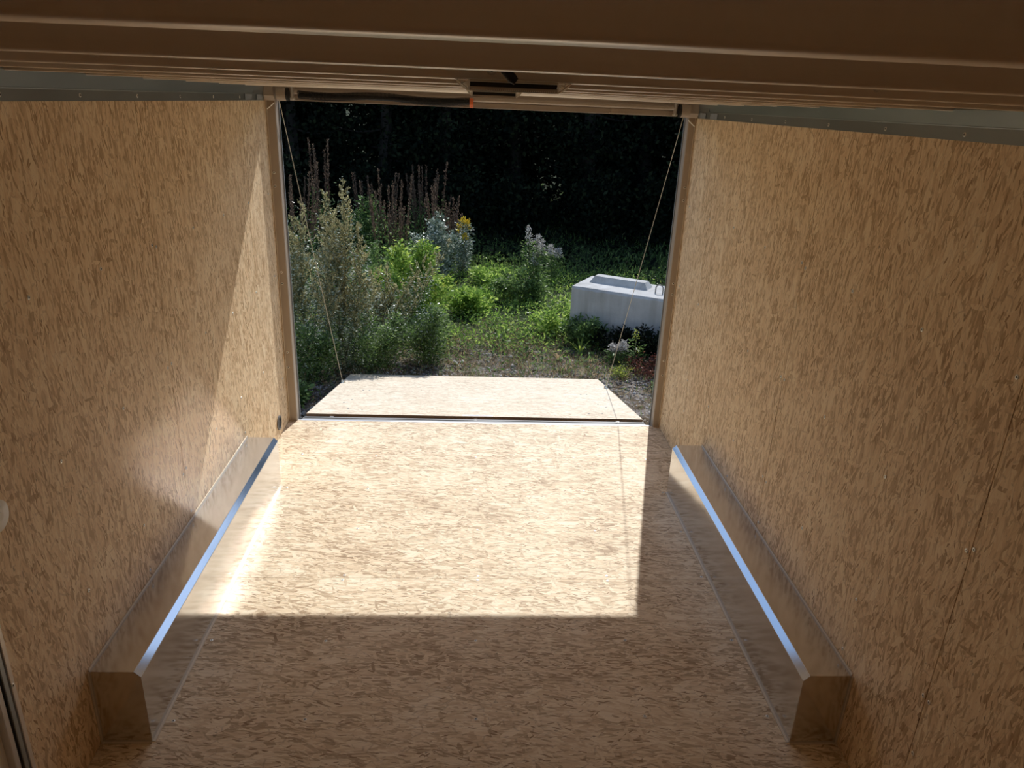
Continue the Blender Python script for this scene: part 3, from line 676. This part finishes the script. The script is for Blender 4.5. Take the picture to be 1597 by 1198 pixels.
def flowerplant(base, h, stems, mat, label, name, spread=.16, fs=.018, nf=90, leafm='green', nl=320, frac=.3):
    b = Vector((base[0], base[1], gh(*base))); root = empty(name, b); tag(root, label, 'plant')
    st = []; P = []; LP = []; LD = []
    for (dx, hh) in stems:
        t = b+Vector((dx, random.uniform(-.06, .06), hh)); p0 = b+Vector((dx*.2, 0, 0)); pts = curve(p0, t, (0, 0, 0), 6); st.append((pts, .005, .002))
        for j in range(nf):
            u = 1-frac*random.random(); p = p0.lerp(t, u); an = random.uniform(0, 6.283); r = spread*(.25+.75*(1-u)/frac)*random.uniform(.5, 1)*.6; e = p+Vector((math.cos(an)*r, math.sin(an)*r, r*.5))
            if j % 4 == 0: st.append(([p, e], .0012, .0008))
            for _ in range(4): P.append(e+R3(.013))
        for j in range(nl):
            u = random.random()*(1-frac*.6); an = random.uniform(0, 6.283); r = .09*random.random(); LP.append(p0.lerp(t, u)+Vector((math.cos(an)*r, math.sin(an)*r, 0))); LD.append((math.cos(an), math.sin(an), .2))
    build(root, 'f', st, LM['stem'], [('flowers', P, fs, .8, .2, mat, None), ('foliage', LP, .05, .3, 0, leafm, LD)])
flowerplant((-.195, 10.9), .79, [(0, .84), (.07, .78), (-.06, .72), (.03, .6)], 'yellow', 'goldenrod with a small yellow plume right of the silvery bush', 'goldenrod_plant', .10, .024, 22, 'silver', 420, .16)
flowerplant((.76, 9.68), .9, [(-.09, .93), (.05, .82), (.12, .74), (0, .6)], 'white', 'tall aster with fluffy white flower heads at the edge of the shade', 'aster_plant', .13, .018, 55, 'green', 420)
flowerplant((1.12, 10.6), .6, [(-.05, .55), (.08, .5)], 'white', 'dim white-flowered aster in the shade right of the tall one', 'aster_plant', .12, .02, 60)
flowerplant((1.43, 7.02), .25, [(-.05, .19), (.05, .23), (0, .17), (.09, .18)], 'white', 'small round clump of white fluffy flowers in front of the concrete block', 'aster_plant', .09, .014, 90, 'green', 60, .4)
flowerplant((1.60, 6.93), .35, [(0, .36), (.04, .2)], 'yellowgreen', 'single upright leafy stem right of the white flower clump', 'goldenrod_plant', .03, .014, 12, 'green', 80)
def rosette(base, h, n, w_, mat, label, name='broadleaf_weed', spread=.6):
    """few long arching blades, each a bent strip"""
    b = Vector((base[0], base[1], gh(*base))); root = empty(name, b); tag(root, label, 'plant')
    for i in range(n):
        an = 6.283*i/n+random.uniform(-.3, .3); L = h*random.uniform(.75, 1.1); g = G(); v = []; sd = Vector((-math.sin(an), math.cos(an), 0)); sg = 5
        for k_ in range(sg+1):
            u = k_/sg; p = b+Vector((math.cos(an)*spread*L*u, math.sin(an)*spread*L*u, L*(u*1.15-.55*u*u))); ww = w_*math.sin(math.pi*(.12+.86*u))
            v += [p-sd*ww, p+Vector((0, 0, -ww*.3)), p+sd*ww]
        f = []
        for k_ in range(sg):
            for j in range(2): f.append((k_*3+j, k_*3+j+1, k_*3+j+4, k_*3+j+3))
        o = mesh_obj('leaf', v, f, LM[mat]); inv(o, root)
rosette((1.10, 7.30), .24, 11, .009, 'yellowgreen', 'pale grassy tuft at the left front of the concrete block')
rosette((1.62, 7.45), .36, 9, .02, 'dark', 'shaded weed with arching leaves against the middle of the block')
rosette((1.28, 7.62), .38, 9, .018, 'green', 'weed with arching leaves against the left part of the block')
rosette((.85, 7.15), .20, 9, .008, 'dry', 'dry grass tuft left of the pale grassy tuft')
bush('weed_bush', (1.18, 7.62), .26, .36, 1500, .05, 'green', 'leafy green weed covering the lower left corner of the block', .35)
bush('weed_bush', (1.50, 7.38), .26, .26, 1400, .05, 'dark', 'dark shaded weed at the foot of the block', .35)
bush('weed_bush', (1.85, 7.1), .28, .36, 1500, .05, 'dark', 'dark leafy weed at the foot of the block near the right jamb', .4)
bush('weed_bush', (1.74, 6.72), .26, .18, 1300, .03, 'red', 'low reddish weed between block and right jamb', .4)
bush('weed_bush', (1.42, 6.62), .10, .11, 420, .02, 'yellowgreen', 'small moss-green tuft beside the right cable', .4)
bush('weed_bush', (1.72, 6.25), .14, .12, 420, .025, 'green', 'small green tuft on the gravel by the right jamb', .4)
bush('weed_bush', (-1.55, 5.75), .22, .16, 1300, .045, 'green', 'low green weeds beside the left edge of the ramp', .5)
bush('weed_bush', (.05, 8.9), .42, .28, 2400, .06, 'bright', 'sunlit low weed right of the yellow-green bush', .4)
bush('weed_bush', (.62, 9.5), .40, .40, 2400, .055, 'green', 'leafy green clump round the foot of the tall aster', .35)
bush('weed_bush', (.30, 10.2), .45, .26, 1600, .06, 'bright', 'sunlit weed clump between goldenrod and tall aster', .4)
bush('weed_bush', (.95, 8.1), .30, .30, 2200, .05, 'bright', 'bright ferny weed touching the left end of the block', .3)

# ---------------- ground cover (uncountable)
def cover(name, n, xr, yr, dens, size, asp, up, mat, label, hz=.1, blade=False):
    P = []
    while len(P) < n:
        x = rng.uniform(*xr, n*2); y = rng.uniform(*yr, n*2); k_ = rng.uniform(0, 1, n*2)
        cl_ = .5+.5*np.sin(x*3.7+1.3*np.sin(y*2.9))*np.sin(y*3.3+1.7*np.sin(x*2.3))
        ok = k_ < dens(x, y)*(.25+.75*cl_)
        hgt = np.abs(rng.normal(size=n*2))*hz*(.35+cl_)
        P += [(a, b_, gh(a, b_)+c_) for a, b_, c_, q in zip(x, y, hgt, ok) if q]
    V, Fc = leaves(np.array(P[:n]), size, asp, up); o = fast(name, V, Fc, LM[mat]); tag(o, label, 'ground cover', kind='stuff')
sm = lambda a, lo, hi: np.clip((a-lo)/(hi-lo), 0, 1)
blk = lambda x, y: 1-((x > 1.0) & (y > 7.9-.56*(x-1.0)) & (y < 8.8-.4*(x-1)) & (x < 3)).astype(float)
noramp = lambda x, y: 1-((np.abs(x) < 1.22) & (y < 6.5)).astype(float)
cover('ground_weeds', 30000, (-3.5, 3.5), (7.0, 12.5), lambda x, y: sm(y, 7.1, 8.0)*(1-sm(y, 10.5, 12.5))*blk(x, y)*(.25+.75*(1-sm(x, 1.2, 2.5))), .045, .35, .35, 'bright', 'bright green leafy weeds carpeting the sunlit ground', .065)
cover('ground_weeds', 16000, (-3.5, 3.5), (6.5, 12.5), lambda x, y: sm(y, 6.6, 7.6)*blk(x, y), .05, .35, .4, 'green', 'mid-green leafy weeds mixed through the carpet', .06)
cover('short_grass', 9000, (-3, 3.2), (5.6, 8.2), lambda x, y: noramp(x, y)*sm(y, 5.6, 6.9)*(1-sm(y, 7.6, 8.2)), .06, .10, 1.2, 'green', 'thin short green grass on the gravel edge', .01)
cover('dry_grass', 26000, (-3, 3.2), (5.6, 8.6), lambda x, y: noramp(x, y)*sm(y, 5.4, 6.8)*(1-sm(y, 7.6, 8.6)), .055, .10, .7, 'dry', 'brown dry grass and litter on the ground behind the ramp', .012)
cover('shade_grass', 42000, (-9, 9), (11, 21), lambda x, y: 1+0*x, .13, .10, 1.6, 'green', 'long dark grass in the shade before the wood', .03)
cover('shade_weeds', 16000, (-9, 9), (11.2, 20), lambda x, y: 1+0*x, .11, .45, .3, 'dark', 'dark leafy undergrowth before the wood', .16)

# ---------------- trees and shrubs of the dark wood
def tree(base, h, rx, n, leaf, label, name='tree', z0=.15, cat='tree'):
    b = Vector((base[0], base[1], gh(*base))); root = empty(name, b); tag(root, label, cat)
    top = b+Vector((random.uniform(-.3, .3), random.uniform(-.3, .3), h*.9)); pts = curve(b, top, (random.uniform(-.2, .2), 0, 0), 8)
    g = G(); g.tube(pts, [.035*h*(1-.11*i) for i in range(8)] if h > 3 else [.012*h*(1-.11*i) for i in range(8)], 7); P = []
    tips = []
    for i in range(int(14+h*4)):
        u = z0+(.95-z0)*random.random(); a = u*7; k_ = min(int(a), 6); p = pts[k_].lerp(pts[k_+1], a-k_); an = random.uniform(0, 6.283); r = rx*(1-.55*abs(u-.45)/.55)*random.uniform(.5, 1)
        e = p+Vector((math.cos(an)*r, math.sin(an)*r, random.uniform(-.05, .35)*r)); g.tube(curve(p, e, (0, 0, -.1*r), 5), [.010*h*.5, .008*h*.5, .006*h*.5, .004*h*.5, .002*h*.5], 4, False); tips.append((p, e))
    inv(g.obj('trunk', LM['bark']), root)
    idx = rng.integers(0, len(tips), n); w_ = rng.uniform(.25, 1.05, n)**.7
    A = np.array([t[0] for t in tips])[idx]; B_ = np.array([t[1] for t in tips])[idx]
    P = A+(B_-A)*w_[:, None]+rng.normal(size=(n, 3))*rx*np.array([.17, .17, .14]); P[:, 2] = np.maximum(P[:, 2], b.z+.05)
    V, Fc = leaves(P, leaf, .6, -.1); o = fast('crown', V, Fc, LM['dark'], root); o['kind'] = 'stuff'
place = ['left edge of the wood', 'beside the tree at the left edge', 'behind the highest seed spikes', 'above the dark broad-leaved bush', 'left of the middle of the opening', 'in the middle behind the goldenrod', 'behind the tall aster', 'right of the tall aster', 'above the concrete block', 'by the right cable', 'at the right edge of the wood', 'hidden far right']
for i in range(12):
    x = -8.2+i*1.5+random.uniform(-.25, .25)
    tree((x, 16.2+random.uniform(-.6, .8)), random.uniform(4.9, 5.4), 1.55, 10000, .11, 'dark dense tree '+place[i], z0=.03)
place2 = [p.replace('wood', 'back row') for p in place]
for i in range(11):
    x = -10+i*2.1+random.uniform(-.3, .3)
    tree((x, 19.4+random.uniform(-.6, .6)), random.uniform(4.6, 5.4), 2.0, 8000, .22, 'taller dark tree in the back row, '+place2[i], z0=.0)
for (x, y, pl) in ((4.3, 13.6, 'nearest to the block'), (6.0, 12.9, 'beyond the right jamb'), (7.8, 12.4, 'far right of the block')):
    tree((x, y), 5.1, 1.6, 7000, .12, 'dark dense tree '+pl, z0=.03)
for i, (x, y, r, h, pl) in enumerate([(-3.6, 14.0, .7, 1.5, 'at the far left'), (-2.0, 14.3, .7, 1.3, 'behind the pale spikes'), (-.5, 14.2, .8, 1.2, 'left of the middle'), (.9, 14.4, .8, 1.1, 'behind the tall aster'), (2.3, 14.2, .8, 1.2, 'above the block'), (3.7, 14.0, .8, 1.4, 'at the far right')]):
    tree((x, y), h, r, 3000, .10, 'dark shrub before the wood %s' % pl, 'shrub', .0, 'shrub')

# ================================================================== CONCRETE BLOCK
cm = NT('concrete'); tc = cm.n('ShaderNodeTexCoord'); a1 = cm.noise(tc.outputs['Object'], 3, 5, .6); a2 = cm.noise(tc.outputs['Object'], 60, 4, .7)
mpz = cm.n('ShaderNodeMapping'); cm.set(mpz.inputs[0], tc.outputs['Object']); mpz.inputs['Scale'].default_value = (9, 9, .8); a3 = cm.noise(mpz.outputs[0], 1, 4, .6)
cc_ = cm.ramp(a1.outputs[0], [(.3, (.46, .455, .445)), (.7, (.62, .615, .60))]); cc_ = cm.mix(cm.ramp(a3.outputs[0], [(.42, (0, 0, 0)), (.7, (.55, .55, .55))]), cc_, (.30, .28, .25, 1))
cm.p(Base_Color=cc_, Roughness=.9, Specular_IOR_Level=.2); cm.bump(cm.math('ADD', a1.outputs[0], a2.outputs[0]), .4, .006)
blkr = empty('concrete_block', (1.042, 7.869, GZ)); blkr.rotation_euler.z = math.atan2(-.512, .906); tag(blkr, 'large pale concrete block with a raised key and lifting loop on top', 'concrete block')
def L(o): o.parent = blkr; return o
# body with slightly ragged front top edge
nxb = 40; v = []; f = []; Lb, Wb, Hb = 1.83, .62, .61
rag = [0 if i in (0, nxb) else random.uniform(0, .012)+(.016 if 26 < i < 34 else 0)*random.random() for i in range(nxb+1)]
for i in range(nxb+1):
    x = Lb*i/nxb; v += [(x, 0, -.08), (x, -.0, Hb-.02-rag[i]*.9), (x, .012+rag[i], Hb), (x, Wb, Hb), (x, Wb, -.08)]
for i in range(nxb):
    for j in range(4): f.append((i*5+j, (i+1)*5+j, (i+1)*5+j+1, i*5+j+1))
f += [(0, 1, 2, 3, 4), tuple(nxb*5+q for q in (4, 3, 2, 1, 0))]
L(mesh_obj('body', v, f, cm.m))
for x0, x1 in ((.09, .76), (1.08, 1.74)):
    y0, y1, h = .29, .50, .070; s = .045
    L(mesh_obj('raised_key', [(x0, y0, Hb), (x1, y0, Hb), (x1, y1, Hb), (x0, y1, Hb), (x0+s, y0+s, Hb+h), (x1-s, y0+s, Hb+h), (x1-s, y1-s, Hb+h), (x0+s, y1-s, Hb+h)],
      [(0, 1, 5, 4), (1, 2, 6, 5), (2, 3, 7, 6), (3, 0, 4, 7), (4, 5, 6, 7)], cm.m))
lp = [(.865, .25, Hb-.02), (.865, .25, Hb+.05)]+[(.905-.04*math.cos(a), .25, Hb+.055+.035*math.sin(a)) for a in [math.pi*i/8 for i in range(1, 8)]]+[(.945, .25, Hb+.05), (.945, .25, Hb-.02)]
L(shade(G().tube(lp, .0065, 8).obj('lifting_loop', simple('rebar', (.20, .19, .18), .6, .5))))

# ---------------- groups of repeats
GR = {'tree': 'trees of the dark wood', 'shrub': 'shrubs before the wood', 'mugwort_plant': 'mugworts behind the ramp', 'seed_spike_plant': 'seed spike plants in the shade',
      'weed_bush': 'weeds and bushes behind the ramp', 'aster_plant': 'white asters', 'goldenrod_plant': 'goldenrods', 'broadleaf_weed': 'tufts beside the concrete block',
      'wheel_well_box': 'wheel boxes along the walls', 'lift_cable': 'ramp lift cables'}
for o in C.objects:
    if o.parent is None and o.name.split('.')[0] in GR: o['group'] = GR[o.name.split('.')[0]]
